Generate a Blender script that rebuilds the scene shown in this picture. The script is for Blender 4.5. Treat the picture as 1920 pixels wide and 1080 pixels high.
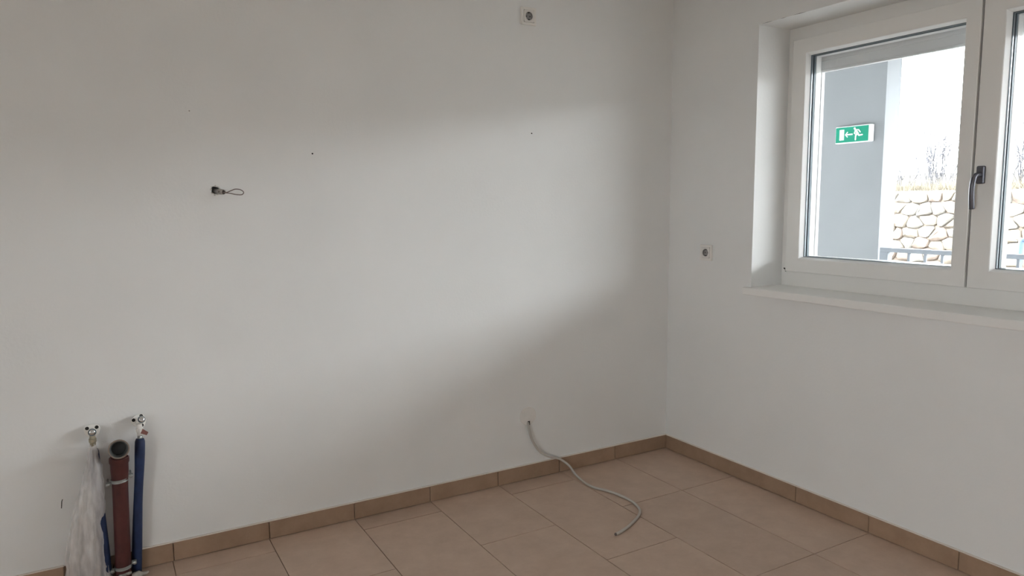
import bpy, bmesh, math, random
from mathutils import Vector, Matrix, noise

# ------------------------------------------------------------------ scene set-up
for o in list(bpy.data.objects):
    bpy.data.objects.remove(o)
S = bpy.context.scene
COL = S.collection
PI = math.pi

# camera (focal length for the 1920 px wide frame)
F_PX, YAW, PITCH, ROLL = 1342.98, 0.52507, 0.11587, -0.00714
cy_, sy_, cp_, sp_ = math.cos(YAW), math.sin(YAW), math.cos(PITCH), math.sin(PITCH)
fwd = Vector((sy_ * cp_, cy_ * cp_, -sp_))
rgt0 = Vector((cy_, -sy_, 0)); up0 = rgt0.cross(fwd)
rgt = rgt0 * math.cos(ROLL) + up0 * math.sin(ROLL)
upv = up0 * math.cos(ROLL) - rgt0 * math.sin(ROLL)
cam = bpy.data.cameras.new('camera')
cam.sensor_fit = 'HORIZONTAL'; cam.sensor_width = 36.0; cam.lens = 36.0 * F_PX / 1920
cam.clip_start = 0.05; cam.clip_end = 300
camo = bpy.data.objects.new('camera', cam); COL.objects.link(camo)
m = Matrix((rgt, upv, -fwd)).transposed().to_4x4()
m.translation = Vector((-2.7454, -2.9976, 1.385))
camo.matrix_world = m
S.camera = camo

# overcast sky
w = bpy.data.worlds.new('overcast_sky'); S.world = w; w.use_nodes = True
bg = w.node_tree.nodes['Background']
bg.inputs['Color'].default_value = (0.93, 0.97, 1.0, 1)
bg.inputs['Strength'].default_value = 29.8

S.view_settings.view_transform = 'Standard'
S.view_settings.look = 'None'
S.view_settings.gamma = 1.0
S.view_settings.use_curve_mapping = False
S.view_settings.exposure = 0.0
S.cycles.max_bounces = 12
S.cycles.diffuse_bounces = 8
S.cycles.transparent_max_bounces = 24
S.cycles.caustics_reflective = False
S.cycles.caustics_refractive = False
S.cycles.use_denoising = True

def portal(name, loc, direction, sx, sy):
    l = bpy.data.lights.new(name, 'AREA'); l.shape = 'RECTANGLE'; l.size = sx; l.size_y = sy
    l.cycles.is_portal = True
    o = bpy.data.objects.new(name, l); COL.objects.link(o); o.location = loc
    o.rotation_euler = Vector(direction).to_track_quat('-Z', 'Z').to_euler()

# room sizes
RX, RY, RZ = -5.4, -7.0, 2.62          # far ends of the room, ceiling height
WT = 0.42                               # outer wall thickness
WIN1 = (-0.582, -2.37, 0.978, 2.212)    # y, y, z, z
FILL_DOOR = (-5.3, -6.4, 0.02, 2.25)        # glazed terrace door added on the window wall, out of view, for fill light
FILL_WIN = (-3.0, -3.9, 0.9, 2.2)          # window added on the opposite wall, out of view, for fill light
portal('portal_window', (0.44, -1.476, 1.6), (-1, 0, 0), 1.80, 1.26)
portal('portal_door', (0.44, -5.85, 1.13), (-1, 0, 0), 1.12, 2.26)
portal('portal_window_left', (RX - 0.44, -3.45, 1.55), (1, 0, 0), .92, 1.32)

# ------------------------------------------------------------------ materials
def mat(name, col, rough=0.5, metal=0.0, spec=0.5, noise_scale=None, noise_amt=0.0, bump=0.0, bump_scale=60.0, col2=None, detail=4.0):
    M = bpy.data.materials.new(name); M.use_nodes = True
    nt = M.node_tree; b = nt.nodes['Principled BSDF']
    b.inputs['Base Color'].default_value = (*col, 1)
    b.inputs['Roughness'].default_value = rough
    b.inputs['Metallic'].default_value = metal
    b.inputs['Specular IOR Level'].default_value = spec
    if noise_scale or bump:
        tc = nt.nodes.new('ShaderNodeTexCoord')
    if noise_scale:
        n = nt.nodes.new('ShaderNodeTexNoise'); n.inputs['Scale'].default_value = noise_scale; n.inputs['Detail'].default_value = detail
        nt.links.new(tc.outputs['Object'], n.inputs['Vector'])
        r = nt.nodes.new('ShaderNodeValToRGB')
        c2 = col2 or tuple(c * (1 - noise_amt) for c in col)
        r.color_ramp.elements[0].position = 0.35; r.color_ramp.elements[0].color = (*c2, 1)
        r.color_ramp.elements[1].position = 0.65; r.color_ramp.elements[1].color = (*col, 1)
        nt.links.new(n.outputs['Fac'], r.inputs['Fac']); nt.links.new(r.outputs['Color'], b.inputs['Base Color'])
    if bump:
        n2 = nt.nodes.new('ShaderNodeTexNoise'); n2.inputs['Scale'].default_value = bump_scale; n2.inputs['Detail'].default_value = 5
        nt.links.new(tc.outputs['Object'], n2.inputs['Vector'])
        bp = nt.nodes.new('ShaderNodeBump'); bp.inputs['Strength'].default_value = bump; bp.inputs['Distance'].default_value = 0.002
        nt.links.new(n2.outputs['Fac'], bp.inputs['Height']); nt.links.new(bp.outputs['Normal'], b.inputs['Normal'])
    return M

def glass_mat():
    M = bpy.data.materials.new('window_glass'); M.use_nodes = True
    nt = M.node_tree; nt.nodes.clear()
    out = nt.nodes.new('ShaderNodeOutputMaterial'); mx = nt.nodes.new('ShaderNodeMixShader')
    t = nt.nodes.new('ShaderNodeBsdfTransparent'); t.inputs['Color'].default_value = (0.965, 0.972, 0.972, 1)
    g = nt.nodes.new('ShaderNodeBsdfGlossy'); g.inputs['Roughness'].default_value = 0.0
    lw = nt.nodes.new('ShaderNodeLayerWeight'); pw = nt.nodes.new('ShaderNodeMath'); pw.operation = 'POWER'; pw.inputs[1].default_value = 4.0
    ma = nt.nodes.new('ShaderNodeMath'); ma.operation = 'MULTIPLY_ADD'; ma.inputs[1].default_value = .7; ma.inputs[2].default_value = .035
    nt.links.new(lw.outputs['Facing'], pw.inputs[0]); nt.links.new(pw.outputs[0], ma.inputs[0]); nt.links.new(ma.outputs[0], mx.inputs[0])
    nt.links.new(t.outputs[0], mx.inputs[1]); nt.links.new(g.outputs[0], mx.inputs[2])
    nt.links.new(mx.outputs[0], out.inputs[0])
    return M

def film_mat():
    M = bpy.data.materials.new('polythene_film'); M.use_nodes = True
    nt = M.node_tree; nt.nodes.clear()
    out = nt.nodes.new('ShaderNodeOutputMaterial')
    t = nt.nodes.new('ShaderNodeBsdfTransparent')
    d = nt.nodes.new('ShaderNodeBsdfDiffuse'); d.inputs['Color'].default_value = (0.95, 0.93, 0.92, 1)
    tr = nt.nodes.new('ShaderNodeBsdfTranslucent'); tr.inputs['Color'].default_value = (0.95, 0.93, 0.92, 1)
    g = nt.nodes.new('ShaderNodeBsdfGlossy'); g.inputs['Roughness'].default_value = 0.28; g.inputs['Color'].default_value = (0.9, 0.9, 0.9, 1)
    m1 = nt.nodes.new('ShaderNodeMixShader'); m1.inputs[0].default_value = 0.4
    m2 = nt.nodes.new('ShaderNodeMixShader'); m2.inputs[0].default_value = 0.20
    m3 = nt.nodes.new('ShaderNodeMixShader')
    tc = nt.nodes.new('ShaderNodeTexCoord'); n = nt.nodes.new('ShaderNodeTexNoise'); n.inputs['Scale'].default_value = 16; n.inputs['Detail'].default_value = 5
    mp = nt.nodes.new('ShaderNodeMapping'); mp.inputs['Scale'].default_value = (2.2, 2.2, .45)
    mr = nt.nodes.new('ShaderNodeMapRange'); mr.inputs['From Min'].default_value = .35; mr.inputs['From Max'].default_value = .65
    mr.inputs['To Min'].default_value = 0.42; mr.inputs['To Max'].default_value = 0.76
    nt.links.new(tc.outputs['Object'], mp.inputs['Vector']); nt.links.new(mp.outputs['Vector'], n.inputs['Vector']); nt.links.new(n.outputs['Fac'], mr.inputs['Value'])
    nt.links.new(d.outputs[0], m1.inputs[1]); nt.links.new(tr.outputs[0], m1.inputs[2])
    nt.links.new(m1.outputs[0], m2.inputs[1]); nt.links.new(g.outputs[0], m2.inputs[2])
    nt.links.new(mr.outputs[0], m3.inputs[0]); nt.links.new(t.outputs[0], m3.inputs[1]); nt.links.new(m2.outputs[0], m3.inputs[2])
    nt.links.new(m3.outputs[0], out.inputs[0])
    return M

def tile_mat(name, a, b_, c):
    """matt stoneware: fine streaky speckle plus a small shift per tile"""
    M = bpy.data.materials.new(name); M.use_nodes = True
    nt = M.node_tree; b = nt.nodes['Principled BSDF']; b.inputs['Roughness'].default_value = 0.42; b.inputs['Specular IOR Level'].default_value = 0.4
    tc = nt.nodes.new('ShaderNodeTexCoord'); oi = nt.nodes.new('ShaderNodeObjectInfo')
    n = nt.nodes.new('ShaderNodeTexNoise'); n.inputs['Scale'].default_value = 9; n.inputs['Detail'].default_value = 8; n.inputs['Roughness'].default_value = .7
    add = nt.nodes.new('ShaderNodeVectorMath'); add.operation = 'ADD'
    nt.links.new(tc.outputs['Object'], add.inputs[0]); nt.links.new(oi.outputs['Location'], add.inputs[1])
    nt.links.new(add.outputs[0], n.inputs['Vector'])
    r = nt.nodes.new('ShaderNodeValToRGB')
    r.color_ramp.elements[0].position = .3; r.color_ramp.elements[0].color = (*a, 1)
    r.color_ramp.elements[1].position = .7; r.color_ramp.elements[1].color = (*c, 1)
    e = r.color_ramp.elements.new(.5); e.color = (*b_, 1)
    nt.links.new(n.outputs['Fac'], r.inputs['Fac'])
    hv = nt.nodes.new('ShaderNodeHueSaturation')
    mr = nt.nodes.new('ShaderNodeMapRange'); mr.inputs['To Min'].default_value = .94; mr.inputs['To Max'].default_value = 1.05
    nt.links.new(oi.outputs['Random'], mr.inputs['Value']); nt.links.new(mr.outputs[0], hv.inputs['Value'])
    nt.links.new(r.outputs['Color'], hv.inputs['Color']); nt.links.new(hv.outputs['Color'], b.inputs['Base Color'])
    bp = nt.nodes.new('ShaderNodeBump'); bp.inputs['Strength'].default_value = .15; bp.inputs['Distance'].default_value = .001
    nt.links.new(n.outputs['Fac'], bp.inputs['Height']); nt.links.new(bp.outputs['Normal'], b.inputs['Normal'])
    return M

M_wall = mat('white_plaster', (0.812, 0.818, 0.81), 0.85, spec=.25, noise_scale=2.2, noise_amt=.035, bump=.25, bump_scale=90)
M_facade = mat('facade_bounce', (0.80, 0.80, 0.80), .9, spec=.2)  # tone of the unseen outdoor faces, set to bounce light onto the pillar
M_ceil = mat('ceiling_paint', (0.82, 0.815, 0.80), 0.9, spec=.2)
M_patch = mat('filler_patch', (0.80, 0.78, 0.75), 0.9, spec=.2, noise_scale=30, noise_amt=.06)
M_tile = tile_mat('floor_tile', (0.47, 0.35, 0.27), (0.52, 0.39, 0.305), (0.57, 0.435, 0.345))
M_skirt = tile_mat('skirting_tile', (0.30, 0.20, 0.135), (0.345, 0.235, 0.16), (0.385, 0.265, 0.185))
M_grout = mat('grout', (0.27, 0.195, 0.15), .9)
M_caulk = mat('caulk', (0.75, 0.70, 0.64), .8)
M_upvc = mat('white_upvc', (0.80, 0.79, 0.765), .32, spec=.5)
M_bead = mat('bead_upvc', (0.84, 0.84, 0.83), .3)
M_gasket = mat('grey_gasket', (0.10, 0.135, 0.16), .5)
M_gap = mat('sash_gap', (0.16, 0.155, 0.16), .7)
M_spacer = mat('spacer_bar', (0.30, 0.33, 0.35), .35, metal=.6)
M_alu = mat('shutter_aluminium', (0.90, 0.91, 0.92), .4)
M_rail = mat('guide_rail', (0.62, 0.62, 0.62), .4)
M_handle = mat('brushed_titanium', (0.115, 0.115, 0.135), .36, metal=.6)
M_sill = mat('sill_laminate', (0.84, 0.835, 0.815), .28)
M_glass = glass_mat()
M_sock = mat('socket_plastic', (0.80, 0.78, 0.74), .3)
M_sockin = mat('socket_insert', (0.74, 0.72, 0.69), .3)
M_sockwell = mat('socket_well', (0.30, 0.295, 0.285), .35)
M_dark = mat('dark_hole', (0.015, 0.014, 0.013), .8)
M_steel = mat('galvanised_steel', (0.40, 0.43, 0.43), .34, metal=.85)
M_bore = mat('pipe_bore', (0.030, 0.032, 0.033), .6)
M_chrome = mat('chrome', (0.72, 0.73, 0.75), .14, metal=1.0)
M_castw = mat('flange_metal', (0.83, 0.82, 0.79), .3, metal=.15)
M_brass = mat('brass_nut', (0.44, 0.40, 0.30), .35, metal=.8)
M_red = mat('red_brown_pipe', (0.088, 0.024, 0.022), .40, spec=.5, noise_scale=22, noise_amt=.25)
M_seal = mat('rubber_seal', (0.07, 0.073, 0.07), .55)
M_rim = mat('pipe_rim', (0.22, 0.17, 0.135), .45)
M_blue = mat('blue_insulation', (0.011, 0.030, 0.100), .55, noise_scale=40, noise_amt=.3)
M_film = film_mat()
M_cable = mat('grey_cable', (0.50, 0.475, 0.44), .45)
M_cable2 = mat('brown_grey_cable', (0.15, 0.115, 0.105), .5)
M_conduit = mat('conduit', (0.40, 0.38, 0.36), .5)
M_mortar = mat('mortar', (0.42, 0.40, 0.37), .95, noise_scale=40, noise_amt=.4, bump=.8)
M_crumb = mat('plaster_crumb', (0.62, 0.60, 0.57), .95)
M_tape = mat('red_tape', (0.24, 0.10, 0.085), .6)
M_conc = mat('grey_render', (0.235, 0.247, 0.26), .9, spec=.2, noise_scale=3, noise_amt=.05)
M_slab = mat('concrete_slab', (0.28, 0.28, 0.275), .9, spec=.2, noise_scale=4, noise_amt=.1)
M_gal = mat('railing_steel', (0.165, 0.185, 0.21), .5)
M_green = mat('sign_green', (0.011, 0.235, 0.150), .7, spec=.1)
M_signw = mat('sign_white', (0.78, 0.80, 0.80), .7, spec=.1)
M_st = [mat('limestone_cream', (0.168, 0.148, 0.122), .95, spec=.1, noise_scale=6, noise_amt=.30, bump=.6, bump_scale=12),
        mat('limestone_pink', (0.163, 0.133, 0.112), .95, spec=.1, noise_scale=6, noise_amt=.30, bump=.6, bump_scale=12),
        mat('limestone_white', (0.178, 0.168, 0.151), .95, spec=.1, noise_scale=6, noise_amt=.26, bump=.6, bump_scale=12)]
M_earth = mat('joint_earth', (0.175, 0.148, 0.122), 1, spec=.1)
M_grass = mat('dry_grass', (0.135, 0.12, 0.092), .95, spec=.1, noise_scale=5, noise_amt=.3)
M_opp = mat('dark_render', (0.16, 0.16, 0.155), .9, spec=.2)
M_gravel = mat('pale_gravel', (0.20, 0.19, 0.175), .95, spec=.1, noise_scale=30, noise_amt=.25)
M_bark = mat('bark', (0.085, 0.085, 0.092), .9, spec=.1)
M_pblue = mat('pale_blue_steel', (0.08, 0.13, 0.2), .5)

# ------------------------------------------------------------------ mesh helpers
def box(bm, x0, x1, y0, y1, z0, z1):
    vs = [bm.verts.new((x, y, z)) for x in (min(x0, x1), max(x0, x1)) for y in (min(y0, y1), max(y0, y1)) for z in (min(z0, z1), max(z0, z1))]
    for f in ((0, 1, 3, 2), (4, 6, 7, 5), (0, 4, 5, 1), (2, 3, 7, 6), (0, 2, 6, 4), (1, 5, 7, 3)):
        bm.faces.new([vs[i] for i in f])

def obj(name, bm, material, parent=None, bevel=0.0, seg=2, smooth=False):
    bmesh.ops.recalc_face_normals(bm, faces=bm.faces[:])
    me = bpy.data.meshes.new(name)
    if bevel:
        bmesh.ops.bevel(bm, geom=[e for e in bm.edges if e.is_manifold and e.calc_face_angle(0) > .5], offset=bevel, segments=seg, affect='EDGES', profile=.5)
    bm.to_mesh(me); bm.free()
    me.materials.append(material)
    if smooth:
        for p in me.polygons: p.use_smooth = True
    o = bpy.data.objects.new(name, me); COL.objects.link(o)
    if parent: o.parent = parent
    return o

def sharp(o, ang=40):
    me = o.data
    for p in me.polygons: p.use_smooth = True
    me.set_sharp_from_angle(angle=math.radians(ang))
    return o

def boxo(name, dims, material, parent=None, bevel=0.0, seg=2):
    bm = bmesh.new(); box(bm, *dims); return obj(name, bm, material, parent, bevel, seg)

def frame_from(d):
    d = Vector(d).normalized()
    a = Vector((0, 0, 1)) if abs(d.z) < .9 else Vector((1, 0, 0))
    u = d.cross(a).normalized(); v = d.cross(u).normalized()
    return d, u, v

def lathe(bm, origin, axis, prof, n=24, cap0=True, cap1=True):
    """profile [(t along axis, radius)]"""
    d, u, v = frame_from(axis); o = Vector(origin); rings = []
    for t, r in prof:
        rings.append([bm.verts.new(o + d * t + (u * math.cos(2 * PI * k / n) + v * math.sin(2 * PI * k / n)) * max(r, 1e-5)) for k in range(n)])
    for a, b in zip(rings, rings[1:]):
        for k in range(n):
            bm.faces.new((a[k], a[(k + 1) % n], b[(k + 1) % n], b[k]))
    if cap0: bm.faces.new(rings[0][::-1])
    if cap1: bm.faces.new(rings[-1])

def smooth_path(pts, sub=6):
    P = [Vector(p) for p in pts]; out = []
    for i in range(len(P) - 1):
        p0 = P[max(i - 1, 0)]; p1 = P[i]; p2 = P[i + 1]; p3 = P[min(i + 2, len(P) - 1)]
        for k in range(sub):
            t = k / sub
            out.append(.5 * ((2 * p1) + (p2 - p0) * t + (2 * p0 - 5 * p1 + 4 * p2 - p3) * t * t + (3 * p1 - p0 - 3 * p2 + p3) * t ** 3))
    out.append(P[-1]); return out

def tube(bm, path, r, n=10, closed=False, caps=True):
    P = [Vector(p) for p in path]; N = len(P); rings = []
    prev = None
    for i in range(N):
        if closed: d = (P[(i + 1) % N] - P[i - 1]).normalized()
        else: d = (P[min(i + 1, N - 1)] - P[max(i - 1, 0)]).normalized()
        if prev is None: _, u, _ = frame_from(d)
        else: u = (prev - d * prev.dot(d)).normalized()
        prev = u; v = d.cross(u)
        rr = r(i / (N - 1)) if callable(r) else r
        rings.append([bm.verts.new(P[i] + (u * math.cos(2 * PI * k / n) + v * math.sin(2 * PI * k / n)) * rr) for k in range(n)])
    for i in range(N if closed else N - 1):
        a, b = rings[i], rings[(i + 1) % N]
        for k in range(n): bm.faces.new((a[k], a[(k + 1) % n], b[(k + 1) % n], b[k]))
    if caps and not closed:
        bm.faces.new(rings[0][::-1]); bm.faces.new(rings[-1])

def ring_frame(bm, y0, y1, z0, z1, wl, wr, wt, wb, xa, xb, bev=0.0):
    """rectangular picture-frame solid in the plane x=const, outer y0>y1 (left to right), xa inner face, xb outer face"""
    O = [(y0, z0), (y1, z0), (y1, z1), (y0, z1)]
    I = [(y0 - wl, z0 + wb), (y1 + wr, z0 + wb), (y1 + wr, z1 - wt), (y0 - wl, z1 - wt)]
    def loop(pts, x): return [bm.verts.new((x, p[0], p[1])) for p in pts]
    oa, ia, ob, ib = loop(O, xa), loop(I, xa), loop(O, xb), loop(I, xb)
    for k in range(4):
        j = (k + 1) % 4
        bm.faces.new((oa[k], oa[j], ia[j], ia[k])); bm.faces.new((ob[k], ib[k], ib[j], ob[j]))
        bm.faces.new((oa[k], ob[k], ob[j], oa[j])); bm.faces.new((ia[k], ia[j], ib[j], ib[k]))

def bead_ring(bm, y0, y1, z0, z1, wl, xa, wl2, xb):
    """sloped strip ring: opening inset 0 at xa growing to wl2 at xb"""
    def pts(i, x): return [bm.verts.new(p) for p in ((x, y0 - i, z0 + i), (x, y1 + i, z0 + i), (x, y1 + i, z1 - i), (x, y0 - i, z1 - i))]
    a, b, c, d = pts(wl, xa), pts(wl2, xb), pts(-.002, xb), pts(-.002, xa)
    for L0, L1 in ((a, b), (b, c), (c, d), (d, a)):
        for k in range(4):
            j = (k + 1) % 4; bm.faces.new((L0[k], L0[j], L1[j], L1[k]))

def empty(name, loc=(0, 0, 0)):
    o = bpy.data.objects.new(name, None); o.location = loc; o.empty_display_size = .05; COL.objects.link(o); return o

def tag(o, label=None, cat=None, group=None, kind=None):
    if label: o['label'] = label
    if cat: o['category'] = cat
    if group: o['group'] = group
    if kind: o['kind'] = kind
    return o

def struct(o): o['kind'] = 'structure'; return o

# ------------------------------------------------------------------ room shell
# back wall with a chased-out hole for the loose cable
HOLE = (-2.331, 1.4475)
bm = bmesh.new(); box(bm, RX - WT, WT, 0, .30, -.2, RZ + .2)
wall_back = obj('wall_back', bm, M_wall); struct(wall_back)
bm = bmesh.new(); rnd = random.Random(4)
n = 18
rim = [.0165 * (1 + rnd.uniform(-.16, .16)) for _ in range(n)]
r0 = [bm.verts.new((HOLE[0] + rim[k] * 1.12 * math.cos(2 * PI * k / n), -.05, HOLE[1] + rim[k] * .95 * math.sin(2 * PI * k / n))) for k in range(n)]
r1 = [bm.verts.new((v.co.x, .09, v.co.z)) for v in r0]
for k in range(n): bm.faces.new((r0[k], r0[(k + 1) % n], r1[(k + 1) % n], r1[k]))
bm.faces.new(r0[::-1]); bm.faces.new(r1)
cutter = obj('cutter', bm, M_dark)
mod = wall_back.modifiers.new('hole', 'BOOLEAN'); mod.operation = 'DIFFERENCE'; mod.object = cutter; mod.solver = 'EXACT'
dg = bpy.context.evaluated_depsgraph_get()
me = bpy.data.meshes.new_from_object(wall_back.evaluated_get(dg))
wall_back.modifiers.clear(); wall_back.data = me
bpy.data.objects.remove(cutter)

def wall_with_holes(name, x0, x1, y_hi, y_lo, holes):
    """wall slab along y with rectangular openings (y_hi, y_lo, z0, z1), ordered from y_hi down"""
    bm = bmesh.new(); cur = y_hi
    for (a, b, z0, z1) in holes:
        box(bm, x0, x1, cur, a, -.2, RZ + .2)
        box(bm, x0, x1, a, b, -.2, z0); box(bm, x0, x1, a, b, z1, RZ + .2)
        cur = b
    box(bm, x0, x1, cur, y_lo, -.2, RZ + .2)
    o = struct(obj(name, bm, M_wall))
    o.data.materials.append(M_facade)
    for p in o.data.polygons:                 # the unseen outdoor face gets the tone chosen for its bounce light
        if p.normal.x * (1 if x1 > 0 else -1) > .9 and abs(p.center.x) > abs(x1 if x1 > 0 else x0) - .01: p.material_index = 1
    return o
wall_right = wall_with_holes('wall_right', 0, WT, 0, RY - .3, [(WIN1[0], WIN1[1], WIN1[2] - .035, WIN1[3]), FILL_DOOR])
wall_left = wall_with_holes('wall_left', RX - WT, RX, 0, RY - .3, [FILL_WIN])
struct(boxo('wall_front', (RX - WT, WT, RY - .3, RY, -.2, RZ + .2), M_wall))
struct(boxo('ceiling', (RX, 0, RY, 0, RZ, RZ + .2), M_ceil))

# floor: screed/grout bed and single tiles 0.37 x 0.74 laid in half bond
floor = struct(boxo('floor', (RX, 0, RY, 0, -.2, -.0035), M_grout))
TW, TL, JT = .3665, .744, .0035
def tile_mesh(w_, l_):
    bm = bmesh.new(); box(bm, -w_ / 2, w_ / 2, -l_ / 2, l_ / 2, -.0032, 0)
    bmesh.ops.recalc_face_normals(bm, faces=bm.faces[:])
    me = bpy.data.meshes.new('tile'); bm.to_mesh(me); bm.free(); me.materials.append(M_tile); return me
cache = {}
def lay(x0, x1, y0, y1):
    w_, l_ = round(x1 - x0 - JT, 4), round(y1 - y0 - JT, 4)
    if w_ < .02 or l_ < .02: return
    if (w_, l_) not in cache: cache[(w_, l_)] = tile_mesh(w_, l_)
    o = bpy.data.objects.new('tile', cache[(w_, l_)]); COL.objects.link(o); o.parent = floor
    o.location = ((x0 + x1) / 2, (y0 + y1) / 2, 0)
xs = [0, -.360]
while xs[-1] > RX: xs.append(max(RX, xs[-1] - TW - .001))
for i in range(len(xs) - 1):
    first = -.515 if (i in (0, 1) or i % 2 == 1) else -.875 + TL
    ys = [0, first] if first < -.02 else [0, first - TL]
    while ys[-1] > RY: ys.append(max(RY, ys[-1] - TL))
    for a, b in zip(ys, ys[1:]): lay(xs[i + 1], xs[i], b, a)

# skirting tiles
SH, STH, SP = .0765, .012, .3644
base_back = struct(boxo('baseboard_back', (RX, 0, -.004, 0, 0, SH - .003), M_grout))
def skirt(parent, dims):
    o = boxo('tile', dims, M_skirt, parent, .0012, 1)
    return o
xs = [-.002, -.374]
while xs[-1] > RX: xs.append(xs[-1] - SP)
for a, b in zip(xs, xs[1:]):
    x0, x1 = max(b, RX) + .0015, a - .0015
    # the skirting is interrupted where the pipes come out of the floor
    if x1 > -2.925 and x0 < -2.676:
        if x1 > -2.676: skirt(base_back, (-2.676, x1, -STH, 0, .002, SH))
        if x0 < -2.925: skirt(base_back, (x0, -2.925, -STH, 0, .002, SH))
        continue
    skirt(base_back, (x0, x1, -STH, 0, .002, SH))
for a, b in ((-2.676, 0), (RX, -2.925)):
    boxo('caulk_line', (a, b, -STH + .001, 0, SH - .001, SH + .003), M_caulk, base_back)
base_right = struct(boxo('baseboard_right', (-.004, 0, -5.3, -STH, 0, SH - .003), M_grout))
ys = [-STH - .001]
yy = -.8924 + 2 * SP
while yy > -5.3:
    if yy < -.05: ys.append(yy)
    yy -= SP
ys = [y for y in ys if not (-.8 < y < -.05)]       # the first piece beside the corner is a long one
ys.append(-5.3)
for a, b in zip(ys, ys[1:]):
    skirt(base_right, (-STH, 0, b + .0012, a - .0012, .002, SH))
boxo('caulk_line', (-STH + .001, 0, -5.3, -STH, SH - .001, SH + .003), M_caulk, base_right)

# ------------------------------------------------------------------ window
win = struct(empty('window_1', (.2, -1.476, WIN1[2])))
W0 = Vector(win.location)
def wpart(name, bm, material, parent=None, **k):
    """part built in room coordinates under the window empty (or a part of it)"""
    for v in bm.verts: v.co -= W0
    return obj(name, bm, material, parent or win, **k)
XF = .215
bm = bmesh.new(); ring_frame(bm, WIN1[0], WIN1[1], WIN1[2] - .03, WIN1[3], .055, .055, .075, .10, XF, XF + .07); frame = wpart('frame', bm, M_upvc, bevel=.002)
SZ0, SZ1 = 1.050, 2.150
def sash(y0, y1, wl, wr, ap_z0, ap_z1):
    bm = bmesh.new(); XS = .19
    ring_frame(bm, y0, y1, SZ0, SZ1, wl, wr, SZ1 - ap_z1, ap_z0 - SZ0, XS, .285)
    s = wpart('sash', bm, M_upvc, bevel=.003)
    a0, a1 = y0 - wl, y1 + wr
    bm = bmesh.new(); bead_ring(bm, a0, a1, ap_z0, ap_z1, .0005, XS + .002, .0095, .216); wpart('glazing_bead', bm, M_bead, s)
    bm = bmesh.new(); ring_frame(bm, a0, a1, ap_z0, ap_z1, .0115, .0115, .0115, .0115, .216, .2195); wpart('gasket', bm, M_gasket, s)
    for k, xx in enumerate((.2205, .2375)):
        bm = bmesh.new(); ring_frame(bm, a0, a1, ap_z0, ap_z1, .0125, .0125, .0125, .0125, xx, xx + .006 if k == 0 else xx + .011)
        wpart('spacer_bar', bm, M_spacer if k == 0 else M_gasket, s)
    bm = bmesh.new(); ring_frame(bm, a0, a1, ap_z0, ap_z1, .0135, .0135, .0135, .0135, .250, .287); wpart('outer_lip', bm, M_bead, s, bevel=.003)
    for xx in (.2197, .2490):
        bm = bmesh.new()
        vs = [bm.verts.new((xx, y, z)) for y, z in ((a0 - .001, ap_z0 + .001), (a1 + .001, ap_z0 + .001), (a1 + .001, ap_z1 - .001), (a0 - .001, ap_z1 - .001))]
        bm.faces.new(vs); wpart('pane', bm, M_glass, s)
    return s
sash_l = sash(-.6235, -1.470, .0735, .055, 1.114, 2.082)
sash_r = sash(-1.4785, -2.325, .078, .0735, 1.118, 2.082)
bm = bmesh.new(); box(bm, .206, .226, -1.462, -1.486, SZ0 + .004, SZ1 - .004); wpart('meeting_gap', bm, M_gap)
# scrap of sealing mastic; dark strip painting the shadow beside the left sash
bm = bmesh.new(); box(bm, .196, .216, -.6225, -.6205, 2.06, 2.14); wpart('shadow_strip', bm, M_gap)
bm = bmesh.new()
lathe(bm, (.205, -.617, 1.058), (-1, 0, 0), [(0, .004), (.006, .004), (.008, .002)], 8)
lathe(bm, (.207, -.608, 1.061), (-1, 0, .2), [(0, .003), (.006, .003)], 8)
lathe(bm, (.207, -.616, 1.049), (-1, 0, 0), [(0, .003), (.006, .002)], 8)
wpart('mastic_scrap', bm, M_dark)

# handle on the right sash: plate, neck and bowed lever hanging down
hx, hy, hz = .19, -1.508, 1.485
bm = bmesh.new(); box(bm, hx - .012, hx, hy - .0155, hy + .0155, hz - .034, hz + .034); wpart('handle_plate', bm, M_handle, sash_r, bevel=.005)
bm = bmesh.new()
path = smooth_path([(hx - .008, hy, hz), (hx - .028, hy, hz), (hx - .046, hy + .001, hz - .006), (hx - .055, hy + .002, hz - .030), (hx - .056, hy + .003, hz - .065), (hx - .051, hy + .004, hz - .100), (hx - .044, hy + .005, hz - .128)], 6)
tube(bm, path, lambda t: .0085 + .0018 * t, 12); wpart('handle_lever', bm, M_handle, sash_r, smooth=True)

# outside: guide rails, lowered edge of the roller shutter, shutter box soffit and metal sill
for a, b in ((WIN1[0], -.686), (-2.262, WIN1[1])):
    bm = bmesh.new(); box(bm, .296, .318, a, b, WIN1[2], 2.13); box(bm, .326, .348, a, b + (-.012 if a == WIN1[0] else .012) * 0, WIN1[2], 2.13); box(bm, .31, .334, a, b + (.02 if a == WIN1[0] else -.02), WIN1[2], 2.13)
    wpart('guide_rail', bm, M_rail, bevel=.002)
for k in range(5):
    z1 = 2.014 + .041 * k
    bm = bmesh.new(); box(bm, .318, .326, -.676, -2.272, z1, z1 + .0405); box(bm, .3205, .3235, -.676, -2.272, z1 + .0395, z1 + .0425)
    if k == 0: box(bm, .312, .332, -.676, -2.272, 2.003, 2.014)
    wpart('shutter_slat', bm, M_alu, bevel=.003)
bm = bmesh.new(); box(bm, .288, .40, -.60, -2.35, 2.10, WIN1[3]); wpart('shutter_box', bm, M_alu)
bm = bmesh.new()
vs = [(.287, 1.085), (.52, 1.055), (.52, 1.02), (.514, 1.02), (.514, 1.05), (.287, 1.08)]
A = [bm.verts.new((x, -.72, z)) for x, z in vs]; B = [bm.verts.new((x, -2.25, z)) for x, z in vs]
for k in range(6): bm.faces.new((A[k], A[(k + 1) % 6], B[(k + 1) % 6], B[k]))
bm.faces.new(A[::-1]); bm.faces.new(B)
wpart('outer_sill', bm, M_alu)
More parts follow.
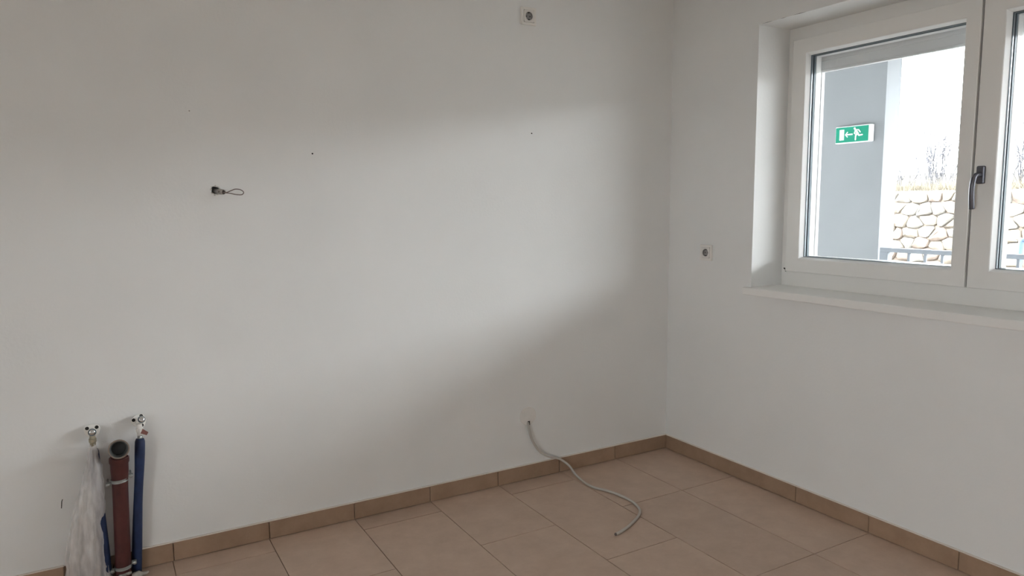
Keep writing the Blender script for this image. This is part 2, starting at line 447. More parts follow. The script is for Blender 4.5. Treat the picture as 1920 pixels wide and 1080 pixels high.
# inner sill board with rounded nose, running into the reveal
bm = bmesh.new()
ya, yb, yc, yd = WIN1[0] + .024, WIN1[0] + .0005, WIN1[1] - .0005, WIN1[1] - .024
z0, z1 = WIN1[2] - .0355, WIN1[2]
pts = [(-.035, ya), (-.0005, ya), (-.0005, yb), (XF, yb), (XF, yc), (-.0005, yc), (-.0005, yd), (-.035, yd)]
lo = [bm.verts.new((x, y, z0)) for x, y in pts]; hi = [bm.verts.new((x, y, z1)) for x, y in pts]
for k in range(8): bm.faces.new((lo[k], lo[(k + 1) % 8], hi[(k + 1) % 8], hi[k]))
bm.faces.new(lo[::-1]); bm.faces.new(hi)
wpart('window_sill', bm, M_sill, bevel=.004, seg=3)
# hairline crack along the head of the reveal
bm = bmesh.new()
for a, b, t in ((-.60, -.66, .0012), (-.70, -.735, .001), (-.77, -.84, .0014)):
    vs = [bm.verts.new(p) for p in ((-.0006, a, 2.2125), (-.0006, (a + b) / 2, 2.2120), (-.0006, b, 2.2125), (-.0006, (a + b) / 2, 2.2125 + t))]
    ws = [bm.verts.new((.004, v.co.y, v.co.z)) for v in vs]
    bm.faces.new(vs)
    for k in range(4): bm.faces.new((vs[k], vs[(k + 1) % 4], ws[(k + 1) % 4], ws[k]))
obj('plaster_crack', bm, M_dark, wall_right)

# added fill-light openings, unseen: terrace door and left window (plain frames with panes)
def simple_opening(name, x0, x1, hole, mullions):
    root = struct(empty(name, ((x0 + x1) / 2, (hole[0] + hole[1]) / 2, hole[2])))
    o0 = Vector(root.location)
    edges = [hole[0]] + mullions + [hole[1]]
    for a, b in zip(edges, edges[1:]):
        bm = bmesh.new(); ring_frame(bm, a, b, hole[2], hole[3], .07, .07, .08, .09, x0, x1)
        for v in bm.verts: v.co -= o0
        f = obj('frame', bm, M_upvc, root)
        bm = bmesh.new(); xm = (x0 + x1) / 2
        bm.faces.new([bm.verts.new(Vector((xm, y, z)) - o0) for y, z in ((a - .05, hole[2] + .05), (b + .05, hole[2] + .05), (b + .05, hole[3] - .05), (a - .05, hole[3] - .05))])
        obj('pane', bm, M_glass, f)
simple_opening('fill_door', .215, .285, FILL_DOOR, [])
simple_opening('fill_window', RX - .285, RX - .215, FILL_WIN, [])

# ------------------------------------------------------------------ wall sockets
def socket(name, label, on, h, v):
    """on='back' or 'right'; built facing -y then turned"""
    root = tag(empty(name), label, 'socket', 'wall sockets')
    bm = bmesh.new()
    n_ = 28
    def plate(bm, half, r_hole, ya, yb, rin=None):
        pass
    # outer frame
    def ring(bm, ho, hi, ya, yb):
        O = [(-ho, -ho), (ho, -ho), (ho, ho), (-ho, ho)]; I = [(-hi, -hi), (hi, -hi), (hi, hi), (-hi, hi)]
        oa = [bm.verts.new((x, ya, z)) for x, z in O]; ia = [bm.verts.new((x, ya, z)) for x, z in I]
        ob = [bm.verts.new((x, yb, z)) for x, z in O]; ib = [bm.verts.new((x, yb, z)) for x, z in I]
        for k in range(4):
            j = (k + 1) % 4
            bm.faces.new((oa[k], oa[j], ia[j], ia[k])); bm.faces.new((ob[k], ib[k], ib[j], ob[j]))
            bm.faces.new((oa[k], ob[k], ob[j], oa[j])); bm.faces.new((ia[k], ia[j], ib[j], ib[k]))
    ring(bm, .0405, .0285, -.010, 0)
    obj('frame', bm, M_sock, root, bevel=.0018)
    # insert with the round well
    bm = bmesh.new(); n_ = 32; R = .0195; Hh = .0278; y0, y1 = -.0125, -.002
    circ = [(R * math.cos(2 * PI * (k + .5) / n_), R * math.sin(2 * PI * (k + .5) / n_)) for k in range(n_)]
    sq = []
    for cx, cz in circ:
        s_ = Hh / max(abs(cx), abs(cz)); sq.append((cx * s_, cz * s_))
    f0 = [bm.verts.new((x, y0, z)) for x, z in circ]; f1 = [bm.verts.new((x, y0, z)) for x, z in sq]; b1 = [bm.verts.new((x, y1, z)) for x, z in sq]
    f2 = [bm.verts.new((x, y0 + .003, z)) for x, z in circ]
    for k in range(n_):
        j = (k + 1) % n_
        bm.faces.new((f0[k], f0[j], f1[j], f1[k])); bm.faces.new((f1[k], f1[j], b1[j], b1[k])); bm.faces.new((f0[k], f2[k], f2[j], f0[j]))
    obj('insert', bm, M_sockin, root)
    bm = bmesh.new()
    lathe(bm, (0, y0 + .0005, 0), (0, 1, 0), [(0, R), (.0002, R), (.009, R * .93), (.0092, 0)], n_, False, False)
    obj('well', bm, M_sockwell, root)
    for s_ in (-1, 1):
        bm = bmesh.new(); lathe(bm, (s_ * .0095, -.0036, 0), (0, 1, 0), [(0, .0028), (.0015, .0028)], 10); obj('pin_hole', bm, M_dark, root)
        bm = bmesh.new(); box(bm, -.0035, .0035, -.0115, -.0034, s_ * .0145, s_ * .0175); obj('earth_clip', bm, M_dark if True else M_steel, root)
    if on == 'back': root.location = (h, 0, v)
    else:
        root.rotation_euler = (0, 0, -PI / 2); root.location = (0, h, v)
    return root
socket('wall_socket', 'square white earthed socket high on the back wall, at the top edge of the view', 'back', -.9116, 2.2678)
socket('wall_socket', 'small square white earthed socket on the window wall, left of the sill', 'right', -.2855, 1.130)

# ------------------------------------------------------------------ loose cable loop in the chased hole
hx, hz = HOLE
root = tag(empty('cable', (hx, 0, hz)), 'thin brown grey cable looped out of a rough hole in the back wall', 'cable')
O = Vector(root.location)
bm = bmesh.new()
def sub(bm):
    for v in bm.verts: v.co -= O
lathe(bm, (hx + .001, .03, hz - .002), (.42, -1, -.08), [(0, .0098), (.02, .0098), (.024, .0108), (.030, .0098), (.036, .0108), (.042, .0098), (.046, .0108), (.050, .0098), (.056, .0105), (.057, .0088), (.06, .0075), (.03, .0075)], 16, True, True); sub(bm)
sharp(obj('conduit', bm, M_conduit, root), 50)
bm = bmesh.new(); rnd = random.Random(9)
for k in range(16):
    a = 2 * PI * k / 16 + rnd.uniform(-.2, .2); rr = .0175 * rnd.uniform(.9, 1.2)
    c = Vector((hx + rr * 1.1 * math.cos(a), .0005, hz + rr * math.sin(a)))
    bmesh.ops.create_icosphere(bm, subdivisions=1, radius=rnd.uniform(.0022, .0048), matrix=Matrix.Translation(c) @ Matrix.Diagonal((1, .5, 1, 1)))
sub(bm); tag(obj('plaster_crumbs', bm, M_crumb, root), kind='stuff')
lp = [(hx + .006, -.012, hz - .003), (hx + .030, -.036, hz - .008), (hx + .046, -.046, hz - .002), (hx + .063, -.050, hz + .0045), (hx + .082, -.051, hz + .002), (hx + .0925, -.050, hz - .0075), (hx + .086, -.048, hz - .0165), (hx + .066, -.044, hz - .016), (hx + .046, -.040, hz - .0115), (hx + .030, -.034, hz - .0095), (hx + .006, -.010, hz - .006)]
bm = bmesh.new(); tube(bm, smooth_path(lp, 5), .0018, 8); sub(bm); obj('cable_loop', bm, M_cable2, root, smooth=True)

# screw holes left in the plaster
for x, z, r in ((-.893, 1.726, .0035), (-1.953, 1.599, .0035), (-2.41, 1.745, .0028)):
    bm = bmesh.new(); lathe(bm, (x, .004, z), (0, -1, 0), [(0, r), (.0046, r), (.0048, r * .8)], 8); obj('screw_hole', bm, M_dark if r > .003 else M_conduit, wall_back)

# ------------------------------------------------------------------ blank cover plate with the white cable on the floor
root = tag(empty('cover_plate', (-.922, 0, .328)), 'round off white blank cover plate low on the back wall', 'cover plate')
bm = bmesh.new(); lathe(bm, (0, 0, 0), (0, -1, 0), [(0, .047), (.002, .047), (.0035, .0455), (.0042, .042), (.0046, 0)], 40)
sharp(obj('disc', bm, M_patch, root), 30)
bm = bmesh.new(); box(bm, -.004, .009, -.0062, -.004, -.047, -.026); obj('cable_slot', bm, M_dark, root, bevel=.001)

pts = [(-.924, .0, .297), (-.926, -.010, .284), (-.924, -.016, .259), (-.910, -.021, .206), (-.880, -.026, .155), (-.843, -.028, .121), (-.795, -.028, .097), (-.755, -.031, .0835), (-.722, -.040, .060), (-.701, -.056, .036), (-.699, -.085, .0165),
       (-.705, -.136, .0075), (-.718, -.215, .007), (-.714, -.284, .007), (-.685, -.345, .007), (-.666, -.427, .007), (-.664, -.506, .007), (-.681, -.572, .007), (-.709, -.615, .007), (-.755, -.652, .007), (-.836, -.696, .007), (-.901, -.722, .007), (-.936, -.730, .007)]
root = tag(empty('cable', (-.924, 0, .29)), 'grey white cable hanging from the low cover plate and snaking over the tiles', 'cable')
O = Vector(root.location)
bm = bmesh.new(); tube(bm, smooth_path(pts, 6), .0061, 12); sub(bm); obj('sheath', bm, M_cable, root, smooth=True)
bm = bmesh.new(); lathe(bm, (-.9355, -.7299, .007), (-1, -.22, 0), [(0, .0062), (.003, .0062), (.0032, .003), (.007, .003)], 10); sub(bm); obj('cut_end', bm, M_cable2, root)

# ------------------------------------------------------------------ plumbing on the back wall
# drain pipe
root = tag(empty('drain_pipe', (-2.73, -.055, 0)), 'red brown plastic drain pipe with open elbow between the two blue pipes', 'pipe')
O = Vector(root.location)
bm = bmesh.new(); lathe(bm, (-2.737, -.055, 0), (.013, 0, .45), [(0, .0262), (.35, .0265), (.385, .0275), (.420, .0300), (.445, .0305), (.452, .0335), (.468, .0335), (.470, .030), (.44, .029)], 32, True, False); sub(bm)
sharp(obj('pipe', bm, M_red, root), 35)
bm = bmesh.new()
c0 = Vector((-2.724, -.055, .455)); arc = [c0, c0 + Vector((0, 0, .022))]
for k in range(1, 9):
    a = math.radians(80) * k / 8; R = .036
    arc.append(c0 + Vector((.001, -R * (1 - math.cos(a)), .022 + R * math.sin(a))))
dend = Vector((0, -math.sin(math.radians(80)), math.cos(math.radians(80))))
arc.append(arc[-1] + dend * .012)
tube(bm, arc, .0272, 28, caps=False); sub(bm); obj('elbow', bm, M_red, root, smooth=True)
me_ = arc[-1]
bm = bmesh.new(); lathe(bm, me_ - dend * .004, dend, [(0, .0275), (.004, .032), (.02, .0335), (.031, .0345), (.034, .0345), (.035, .0335), (.0352, .0305), (.030, .0300)], 36, False, False); sub(bm)
sharp(obj('socket_mouth', bm, M_rim, root), 40)
bm = bmesh.new(); lathe(bm, me_ - dend * .004, dend, [(.0352, .0305), (.034, .0275), (.028, .0265), (.020, .0262), (.018, .024), (-.002, .0238)], 36, False, False); sub(bm); sharp(obj('rubber_seal', bm, M_seal, root), 40)
bm = bmesh.new(); lathe(bm, me_ - dend * .006, dend, [(0, .0), (.0002, .0238), (.003, .0240)], 28, False, False); sub(bm); obj('bore', bm, M_bore, root)
# two pipe clamps with lugs and screws
for zc, cx, tilt in ((.383, -2.7275, .010), (.047, -2.7355, .008)):
    bm = bmesh.new()
    prof = [(-.0065, .0275), (-.0065, .0288), (-.0048, .0298), (-.0030, .0288), (.0030, .0288), (.0048, .0298), (.0065, .0288), (.0065, .0275)]
    lathe(bm, (cx, -.055, zc), (-tilt * 6, 0, 1), prof, 32, False, False)
    for s_ in (-1, 1):
        zz = zc + s_ * tilt
        box(bm, cx + s_ * .028, cx + s_ * .045, -.061, -.057, zz - .0062, zz + .0062)
        box(bm, cx + s_ * .028, cx + s_ * .045, -.0535, -.0495, zz - .0062, zz + .0062)
    sub(bm); cl = obj('clamp', bm, M_steel, root, bevel=.0006, seg=1)
    for s_ in (-1, 1):
        bm = bmesh.new(); y0 = -.047 if (s_ > 0 and zc < .2) else -.002; L = .060 + .002 + y0; lathe(bm, (cx + s_ * .038, y0, zc + s_ * tilt), (0, -1, 0), [(0, .0035), (L, .0035), (L, .0065), (L + .0055, .0065), (L + .007, .004)], 12); sub(bm)
        sharp(obj('screw', bm, M_steel, cl), 40)
    bm = bmesh.new(); lathe(bm, (cx, 0, zc), (0, -1, 0), [(0, .004), (.03, .004)], 10); sub(bm); obj('wall_rod', bm, M_steel, cl)
# mortar smeared at the foot
bm = bmesh.new(); rnd = random.Random(3)
for cx, cy, cz, r in ((-2.742, -.082, .022, .011), (-2.72, -.083, .028, .009), (-2.69, -.072, .010, .017), (-2.76, -.078, .010, .010), (-2.735, -.082, .004, .016), (-2.672, -.07, .008, .014)):
    bmesh.ops.create_icosphere(bm, subdivisions=2, radius=r, matrix=Matrix.Translation((cx, cy, cz)) @ Matrix.Diagonal((1.3, .7, .7, 1)))
for v in bm.verts: v.co += Vector((1, 1, 1)) * .006 * noise.noise(v.co * 70); v.co.z = max(v.co.z, .001)
sub(bm); obj('mortar', bm, M_mortar, root, smooth=True)

def flange(bm, o, axis, r=.0225):
    pass

def connection(label, top, foot, plug_dir, roll, cone):
    x, z = top
    root = tag(empty('water_pipe', (x, 0, 0)), label, 'pipe', 'blue water pipes')
    O = Vector(root.location)
    A = Vector(plug_dir).normalized(); c = Vector((x, -.018, z))
    bx = Vector((math.cos(roll), 0, math.sin(roll))); bx = (bx - A * bx.dot(A)).normalized(); bz = A.cross(bx)
    # mounting flange: three rounded ears round a boss
    bm = bmesh.new(); outl = []
    for k in range(36):
        a = 2 * PI * k / 36
        r = .0245 + .0035 * max(0, math.cos(3 * (a - PI / 2) + PI)) ** 1.0
        outl.append((r * math.cos(a), r * math.sin(a)))
    f0 = [bm.verts.new(c + bx * u + bz * v_ + A * .004) for u, v_ in outl]; f1 = [bm.verts.new(c + bx * u + bz * v_ - A * .002) for u, v_ in outl]
    bm.faces.new(f0); bm.faces.new(f1[::-1])
    for k in range(36): bm.faces.new((f0[k], f0[(k + 1) % 36], f1[(k + 1) % 36], f1[k]))
    lathe(bm, (x, .01, z), (0, -1, 0), [(0, .013), (.03, .013)], 20)
    for v in bm.verts: v.co -= O
    obj('flange', bm, M_castw, root, bevel=.0012, seg=2)
    for a in (math.radians(38), math.radians(142), math.radians(270)):
        bm = bmesh.new(); p = c + bx * .0195 * math.cos(a) + bz * .0195 * math.sin(a)
        lathe(bm, p - A * .001, A, [(0, .0064), (.0056, .0064), (.0058, .004)], 14)
        for v in bm.verts: v.co -= O
        obj('screw_hole', bm, M_dark, root)
    bm = bmesh.new(); lathe(bm, c, A, [(0, .0125), (.018, .0125), (.020, .0140), (.030, .0140), (.032, .0135)], 28)
    for v in bm.verts: v.co -= O
    sharp(obj('threaded_socket', bm, M_castw, root), 35)
    bm = bmesh.new(); lathe(bm, c + A * .031, A, [(0, .0134), (.0015, .0134), (.0015, .009)], 28)
    for v in bm.verts: v.co -= O
    obj('seal_ring', bm, M_gasket, root)
    bm = bmesh.new(); lathe(bm, c + A * .031, A, [(0, .0104), (.005, .0104), (.007, .009), (.0078, .0055), (.008, 0)], 28, True, False)
    for v in bm.verts: v.co -= O
    obj('plug', bm, M_chrome, root, smooth=True)
    # compression nut and insulated pipe
    nz = z - .022; ny = -.038
    bm = bmesh.new(); lathe(bm, (x, ny, nz), (0, 0, -1), [(-.016, .009), (.0, .010), (.001, .0125), (.014, .0125), (.016, .0105), (.028, .0095)], 6 * 2)
    for v in bm.verts: v.co -= O
    obj('compression_nut', bm, M_brass if cone else M_castw, root)
    fx, fy = foot
    bm = bmesh.new(); tube(bm, smooth_path([(x, ny, nz - .026), (x + (fx - x) * .06, -.042, z - .085)], 3), .0085, 16)
    for v in bm.verts: v.co -= O
    obj('bare_pipe', bm, M_steel, root, smooth=True)
    bm = bmesh.new()
    P = smooth_path([(x + (fx - x) * .02, -.041, z - .062), (x + (fx - x) * .2, -.044, z * .72), (x + (fx - x) * .6, -.048 + (fy + .05) * .6, z * .4), (fx, fy, .0)], 6)
    tube(bm, P, lambda t: .0165 + .0012 * math.sin(9 * t) - (.003 if t < .02 else 0), 20)
    for v in bm.verts: v.co -= O
    obj('insulation', bm, M_blue, root, smooth=True)
    return root, O
connection('blue insulated water pipe with plugged tap connector, half hidden by plastic film', (-2.803, .572), (-2.790, -.05), (.02, -1, .10), 0, True)
r2, O = connection('blue insulated water pipe with plugged tap connector, right of the drain pipe', (-2.650, .585), (-2.692, -.028), (.30, -1, .42), .45, False)
bm = bmesh.new()
vs = [bm.verts.new(p) for p in ((-2.640, -.048, .560), (-2.622, -.052, .545), (-2.628, -.052, .535), (-2.648, -.050, .545), (-2.640, -.044, .560), (-2.622, -.048, .545), (-2.628, -.048, .535), (-2.648, -.046, .545))]
for f in ((0, 1, 2, 3), (7, 6, 5, 4), (0, 4, 5, 1), (1, 5, 6, 2), (2, 6, 7, 3), (3, 7, 4, 0)): bm.faces.new([vs[i] for i in f])
for v in bm.verts: v.co -= O
obj('sealing_tape', bm, M_tape, r2)

# plastic film hung over the left pipe
prof = [(.528, -2.806, .010, .014), (.505, -2.807, .0165, .020), (.475, -2.808, .022, .0235), (.45, -2.808, .027, .026), (.39, -2.814, .035, .030), (.33, -2.823, .044, .034), (.28, -2.832, .050, .034), (.24, -2.842, .049, .034), (.19, -2.846, .056, .038), (.13, -2.850, .061, .040), (.07, -2.850, .064, .042), (.003, -2.850, .070, .046)]
bm = bmesh.new(); NV = 56; rings = []
def interp(t):
    f = t * (len(prof) - 1); i = min(int(f), len(prof) - 2); g = f - i
    return [a + (b - a) * g for a, b in zip(prof[i], prof[i + 1])]
NR = 46
for i in range(NR):
    t = i / (NR - 1); z, cx, rx, ry = interp(t); ring_ = []
    for k in range(NV):
        a = 2 * PI * k / NV
        fold = 1 + (.12 + .16 * t) * (abs(math.sin(3.5 * a + 1.6 * t + .9 * math.sin(6 * t))) * 2 - 1.2) * (.55 + .45 * t) + .06 * math.sin(11 * a + 3 * t) + .16 * t * noise.noise(Vector((math.cos(a) * 2.2, math.sin(a) * 2.2, z * 9)))
        x = cx + rx * math.cos(a) * (1 + (fold - 1) * .45); y = -.060 + ry * math.sin(a) * fold
        p = Vector((x, min(y, -.008), z + .006 * noise.noise(Vector((x * 30, y * 30, z * 12)))))
        d_ = .006 * noise.noise(p * 28) + .003 * noise.noise(p * 70)
        p += Vector((math.cos(a), math.sin(a), 0)) * d_; p.y = min(p.y, -.006); p.z = max(p.z, .002)
        ring_.append(bm.verts.new(p))
    rings.append(ring_)
for a, b in zip(rings, rings[1:]):
    for k in range(NV): bm.faces.new((a[k], a[(k + 1) % NV], b[(k + 1) % NV], b[k]))
film = obj('plastic_bag', bm, M_film, smooth=True)
tag(film, 'crumpled translucent plastic film hanging over the left pipe to the floor', 'plastic film')
# short black wire poking out beside the film
bm = bmesh.new(); tube(bm, smooth_path([(-2.912, .002, .327), (-2.914, -.012, .325), (-2.915, -.018, .315), (-2.917, -.014, .300)], 5), .0014, 6)
tag(obj('wire', bm, M_dark, smooth=True), 'short black wire end sticking out of the wall left of the plastic film', 'wire')

# ------------------------------------------------------------------ outside
struct(boxo('trim_terrace', (WT, 4.2, -14, 8, -.3, -.08), M_slab))
struct(boxo('trim_added_roof', (WT, 4.2, -14, 8, 2.9, 3.2), M_slab))  # unseen roof slab added to cut off the high sky
struct(boxo('wall_added_opposite', (13.0, 20.0, -60, -2.8, -.6, 3.45), M_opp))  # unseen wall added to block low sky and shape the window light
gb = boxo('gravel_yard', (4.2, 12.2, -60, 24, -.6, -.35), M_gravel); struct(gb); gb.name = 'trim_yard'
for a, b in ((.3, 8), (-14, RY - .3)):  # unseen facade extensions added to keep skylight off the pillar front
    struct(boxo('wall_facade_added', (WT - .3, WT, a, b, -.3, 3.2), M_facade))
struct(boxo('wall_facade_added', (WT - .3, WT, RY - .3, .3, RZ + .2, 3.2), M_facade))
struct(boxo('trim_ground', (-30, RX - WT, -30, 20, -.6, -.3), M_gravel))

# pillar / wing wall with the escape-route luminaire
pil = boxo('pillar', (3.0, 3.205, .706, 2.4, -.08, 2.9), M_conc, bevel=.004)
tag(pil, 'wide smooth grey pillar outside the window, carrying the green sign', 'pillar')

sg = tag(empty('exit_sign', (3.0, .966, 1.967)), 'green and white emergency exit sign with running figure on the grey pillar', 'sign')
SW, SHH = .165, .0735          # half sizes; local u runs to the viewer's right (-y)
def slocal(u, v, d): return (-d, -u, v)
bm = bmesh.new(); box(bm, -.045, 0, -SW, SW, -SHH, SHH); obj('housing', bm, M_signw, sg, bevel=.006)
bm = bmesh.new(); lathe(bm, (-.022, -SW + .006, -SHH + .004), (0, 0, 1), [(0, .020), (2 * SHH - .008, .020)], 20); sharp(obj('end_cap', bm, M_signw, sg), 40)
boxo('green_panel', (-.0475, -.0445, -SW + .017, SW - .006, -SHH + .009, SHH - .009), M_green, sg)
def flat(name, poly, d0=.0470, d1=.0490):
    bm = bmesh.new(); a = [bm.verts.new(slocal(u, v, d1)) for u, v in poly]; b = [bm.verts.new(slocal(u, v, d0)) for u, v in poly]
    bm.faces.new(a); bm.faces.new(b[::-1])
    for k in range(len(poly)): bm.faces.new((a[k], a[(k + 1) % len(poly)], b[(k + 1) % len(poly)], b[k]))
    bm.normal_update(); bmesh.ops.triangulate(bm, faces=[f for f in bm.faces if len(f.verts) > 4])
    return obj(name, bm, M_signw, sg)
# coordinates from the sign face: u, v in metres
flat('door_symbol', [(-.122, -.045), (-.078, -.045), (-.078, .046), (-.122, .046)])
flat('arrow_symbol', [(-.070, 0), (-.046, .026), (-.040, .019), (-.052, .006), (.004, .006), (.004, -.006), (-.052, -.006), (-.040, -.019), (-.046, -.026)])
bm = bmesh.new()
capn = [0]
def capsule(bm, p, q, r):
    p = Vector(p); q = Vector(q); d = (q - p).normalized(); nn = Vector((-d.y, d.x)); pts = []
    for k in range(9): a = -PI / 2 + PI * k / 8; pts.append(q + d * r * math.cos(a) + nn * r * math.sin(a))
    for k in range(9): a = PI / 2 + PI * k / 8; pts.append(p + d * r * math.cos(a) + nn * r * math.sin(a))
    capn[0] += 1; d1 = .0485 + .00025 * capn[0]
    a = [bm.verts.new(slocal(t.x, t.y, d1)) for t in pts]; b = [bm.verts.new(slocal(t.x, t.y, .0470)) for t in pts]
    bm.faces.new(a); bm.faces.new(b[::-1])
    for k in range(len(pts)): bm.faces.new((a[k], a[(k + 1) % len(pts)], b[(k + 1) % len(pts)], b[k]))
capsule(bm, (.0205, .0475), (.0215, .047), .0095)                    # head
capsule(bm, (.030, .032), (.052, .002), .0098)                       # trunk
capsule(bm, (.033, .034), (.058, .034), .0050); capsule(bm, (.058, .034), (.074, .014), .0050)     # rear arm
capsule(bm, (.028, .026), (.020, .006), .0050); capsule(bm, (.020, .006), (.030, .000), .0045)     # front arm
capsule(bm, (.046, .004), (.034, -.016), .0070); capsule(bm, (.034, -.016), (.033, -.048), .0062)  # front leg
capsule(bm, (.054, .000), (.066, -.014), .0070); capsule(bm, (.066, -.014), (.094, -.010), .0060)  # rear leg
obj('running_figure', bm, M_signw, sg)

# railing in front of the pillar line
rl = tag(empty('railing', (2.9, 0, -.08)), 'grey steel balustrade outside the window, below the stone wall', 'railing')
def rp(name, dims, bev=.002):
    d = list(dims); d[0] -= 2.9; d[1] -= 2.9; d[4] += .08; d[5] += .08
    return boxo(name, d, M_gal, rl, bev, 1)
rp('top_rail', (2.88, 2.925, -4.2, .615, .975, 1.010))
rp('bottom_rail', (2.885, 2.915, -4.2, .60, .06, .09))
rp('end_post', (2.88, 2.925, .545, .615, -.08, .976))
for y in (-1.0, -2.6, -4.2): rp('post', (2.88, 2.92, y - .02, y + .02, -.08, .976))
y = .375
while y > -4.1:
    rp('baluster', (2.893, 2.907, y - .0095, y + .0095, .09, .976), .0)
    y -= .132

# pale blue steel hoop standing beyond the railing, at the right edge of the right pane
bm = bmesh.new(); tube(bm, smooth_path([(6.5, 1.215, -.35), (6.5, 1.215, .83), (6.5, 1.18, .94), (6.5, 1.10, .975), (6.5, .80, .975), (6.5, .72, .94), (6.5, .685, .83), (6.5, .685, -.35)], 5), .030, 10)
hoop = obj('hoop', bm, M_pblue, smooth=True); tag(hoop, 'pale blue steel hoop in front of the stone wall, at the right pane edge', 'hoop')

# dry-stone retaining wall: separate boulders in front of an earth core
sw = tag(empty('stone_wall', (12.0, 0, -.35)), 'cream retaining wall of rough boulders across the yard', 'wall')
boxo('earth_core', (.085, .9, -2.4, 14, 0, 1.93), M_earth, sw)
rnd = random.Random(21)
def clip(poly, p, q):
    """keep the side of the p-q bisector nearer p"""
    mx, my = (p[0] + q[0]) / 2, (p[1] + q[1]) / 2; nx, ny = q[0] - p[0], q[1] - p[1]; out = []
    for i in range(len(poly)):
        A, B = poly[i], poly[(i + 1) % len(poly)]
        da = (A[0] - mx) * nx + (A[1] - my) * ny; db = (B[0] - mx) * nx + (B[1] - my) * ny
        if da <= 0: out.append(A)
        if da * db < 0:
            t = da / (da - db); out.append((A[0] + (B[0] - A[0]) * t, A[1] + (B[1] - A[1]) * t))
    return out
AX = .62                                    # stones are a little wider than high
sites = []
rows = 8; rh = 1.96 / rows
for r_ in range(rows):
    y = -3.4 + rnd.uniform(0, .3)
    while y < 11.6:
        sites.append((y * AX, (r_ + .5) * rh + rnd.uniform(-.065, .065))); y += rnd.uniform(.19, .46) * (1 if 2.0 < y < 7.4 else 1.55)
for i, p in enumerate(sites):
    if not -2.3 < p[0] / AX < 10.6: continue
    poly = [(p[0] - .6, max(0, p[1] - .6)), (p[0] + .6, max(0, p[1] - .6)), (p[0] + .6, min(1.96, p[1] + .6)), (p[0] - .6, min(1.96, p[1] + .6))]
    for j, q_ in enumerate(sites):
        if j != i and abs(q_[0] - p[0]) < 1.2 and abs(q_[1] - p[1]) < 1.2: poly = clip(poly, p, q_)
    poly = [(u / AX, v) for u, v in poly]
    cy = sum(u for u, v in poly) / len(poly); cz = sum(v for u, v in poly) / len(poly)
    # drop corners that sit almost on top of one another, then shrink for the joint
    pl = [poly[k] for k in range(len(poly)) if math.dist(poly[k], poly[k - 1]) > .035]
    if len(pl) < 3: continue
    cut = []                                   # knock the corners off
    for k in range(len(pl)):
        A, B = pl[k], pl[(k + 1) % len(pl)]; t0, t1 = rnd.uniform(.12, .26), rnd.uniform(.12, .26)
        cut += [(A[0] + (B[0] - A[0]) * t0, A[1] + (B[1] - A[1]) * t0), (A[0] + (B[0] - A[0]) * (1 - t1), A[1] + (B[1] - A[1]) * (1 - t1))]
    pl = cut
    def shrink(d): return [(u + (cy - u) * min(.9, d / max(.05, math.dist((u, v), (cy, cz)))), v + (cz - v) * min(.9, d / max(.05, math.dist((u, v), (cy, cz))))) for u, v in pl]
    bm = bmesh.new(); dep = rnd.uniform(-.03, .02); loops = []
    for d, x in ((.004, .30), (.006, .060 + dep), (.022, .030 + dep), (.08, .008 + dep)):
        loops.append([bm.verts.new((x + rnd.uniform(-.014, .014) - .0, u - cy + rnd.uniform(-.008, .008), v - cz + rnd.uniform(-.008, .008))) for u, v in shrink(d)])
    bm.faces.new(loops[-1])
    for A, B in zip(loops, loops[1:]):
        for k in range(len(pl)): bm.faces.new((A[k], A[(k + 1) % len(pl)], B[(k + 1) % len(pl)], B[k]))
    o = obj('stone', bm, M_st[rnd.choice((0, 0, 1, 2, 2))], sw); o.location = (0, cy, cz)
    sharp(o, 38)
# grassy bank above it
bm = bmesh.new(); NX, NY = 16, 60; g = []
for i in range(NX):
    row = []
    for j in range(NY):
        x = 12.1 + i * .9; yv = -2.4 + j * (16.4 / (NY - 1))
        z = 1.60 + .16 * i * .35 + .09 * noise.noise(Vector((x * .8, yv * .9, 3))) + .05 * noise.noise(Vector((x * 3, yv * 3, 1)))
        if i == 0: z -= .25
        row.append(bm.verts.new((x, yv, z)))
    g.append(row)
for i in range(NX - 1):
    for j in range(NY - 1): bm.faces.new((g[i][j], g[i + 1][j], g[i + 1][j + 1], g[i][j + 1]))
bank = obj('trim_bank', bm, M_grass, smooth=True); struct(bank)
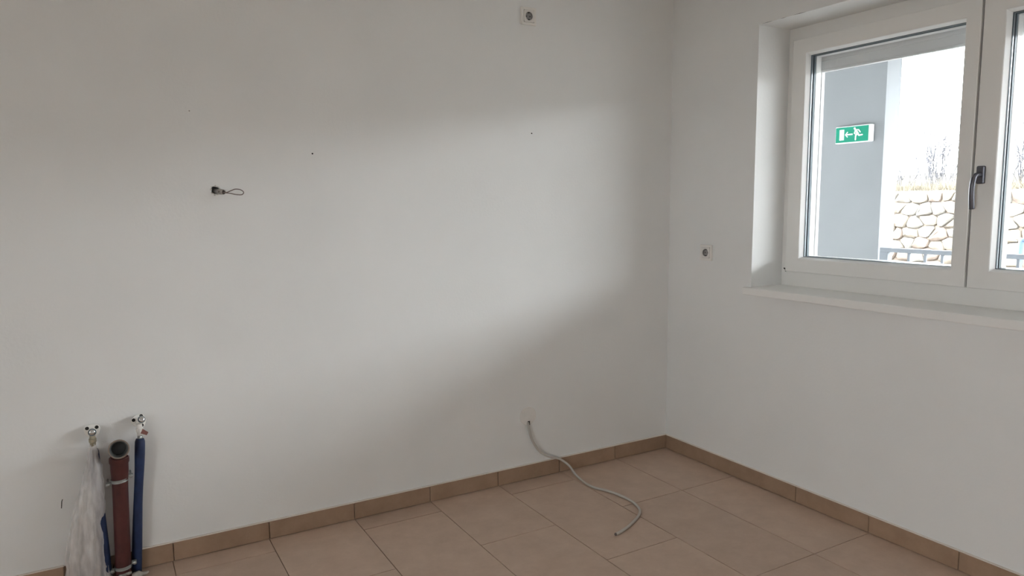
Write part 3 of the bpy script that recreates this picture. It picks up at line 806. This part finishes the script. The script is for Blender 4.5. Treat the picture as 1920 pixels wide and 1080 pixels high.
# dry grass tufts along the crest
bm = bmesh.new(); rnd = random.Random(8)
for k in range(7000):
    x = 12.12 + abs(rnd.gauss(0, .6)); yv = rnd.uniform(-2.2, 10); z = 1.60 + .062 * (x - 12.1)
    h_ = rnd.uniform(.08, .30); a = rnd.uniform(0, PI); ww = .006
    dx, dy = math.cos(a) * ww, math.sin(a) * ww; lx, ly = rnd.gauss(0, .07), rnd.gauss(0, .07)
    bm.faces.new([bm.verts.new(p) for p in ((x - dx, yv - dy, z), (x + dx, yv + dy, z), (x + lx, yv + ly, z + h_))])
gr = obj('grass', bm, M_grass); tag(gr, 'dry straw coloured grass along the top of the stone wall', 'grass', kind='stuff')

# bare winter shrubs on the bank
def shrub(label, x, y, z, h, spread, nst, seed, thick=1.0):
    rnd = random.Random(seed)
    root = tag(empty('bare_shrub', (x, y, z)), label, 'shrub', 'bare shrubs on the bank')
    bs = bmesh.new(); bt = bmesh.new()
    def grow(p, d, L, r, lev):
        P = [p]; n_ = 5
        for i in range(n_):
            d = (d + Vector((rnd.gauss(0, .13), rnd.gauss(0, .13), rnd.gauss(.03, .08)))).normalized(); P.append(P[-1] + d * L / n_)
        tube(bs if lev == 0 else bt, P, lambda t: r * (1 - .6 * t), 4 if lev else 5, caps=False)
        if lev < 2:
            for k in range(9 if lev == 0 else 6):
                i = rnd.randint(1, n_); dd = (d + Vector((rnd.gauss(0, .55), rnd.gauss(0, .55), rnd.uniform(0, .5)))).normalized()
                grow(P[i], dd, L * rnd.uniform(.28, .5), r * .5, lev + 1)
    for k in range(nst):
        a = rnd.uniform(0, 2 * PI); s_ = rnd.uniform(.05, spread)
        grow(Vector((rnd.gauss(0, .1), rnd.gauss(0, .15), -.05)), Vector((math.cos(a) * s_, math.sin(a) * s_, 1)).normalized(), h * rnd.uniform(.55, 1), .016 * thick, 0)
    obj('stems', bs, M_bark, root); tag(obj('twigs', bt, M_bark, root), kind='stuff')
shrub('tall bare shrub above the stone wall, in the middle of the left pane', 13.0, 5.95, 1.68, 1.75, .55, 26, 5, .62)
shrub('low bare shrub on the bank just right of the grey pillar', 13.2, 6.85, 1.68, .8, .4, 13, 6, .6)
shrub('wide bare shrub on the bank seen in the right pane', 13.0, 4.15, 1.68, 1.5, .6, 24, 7, .62)
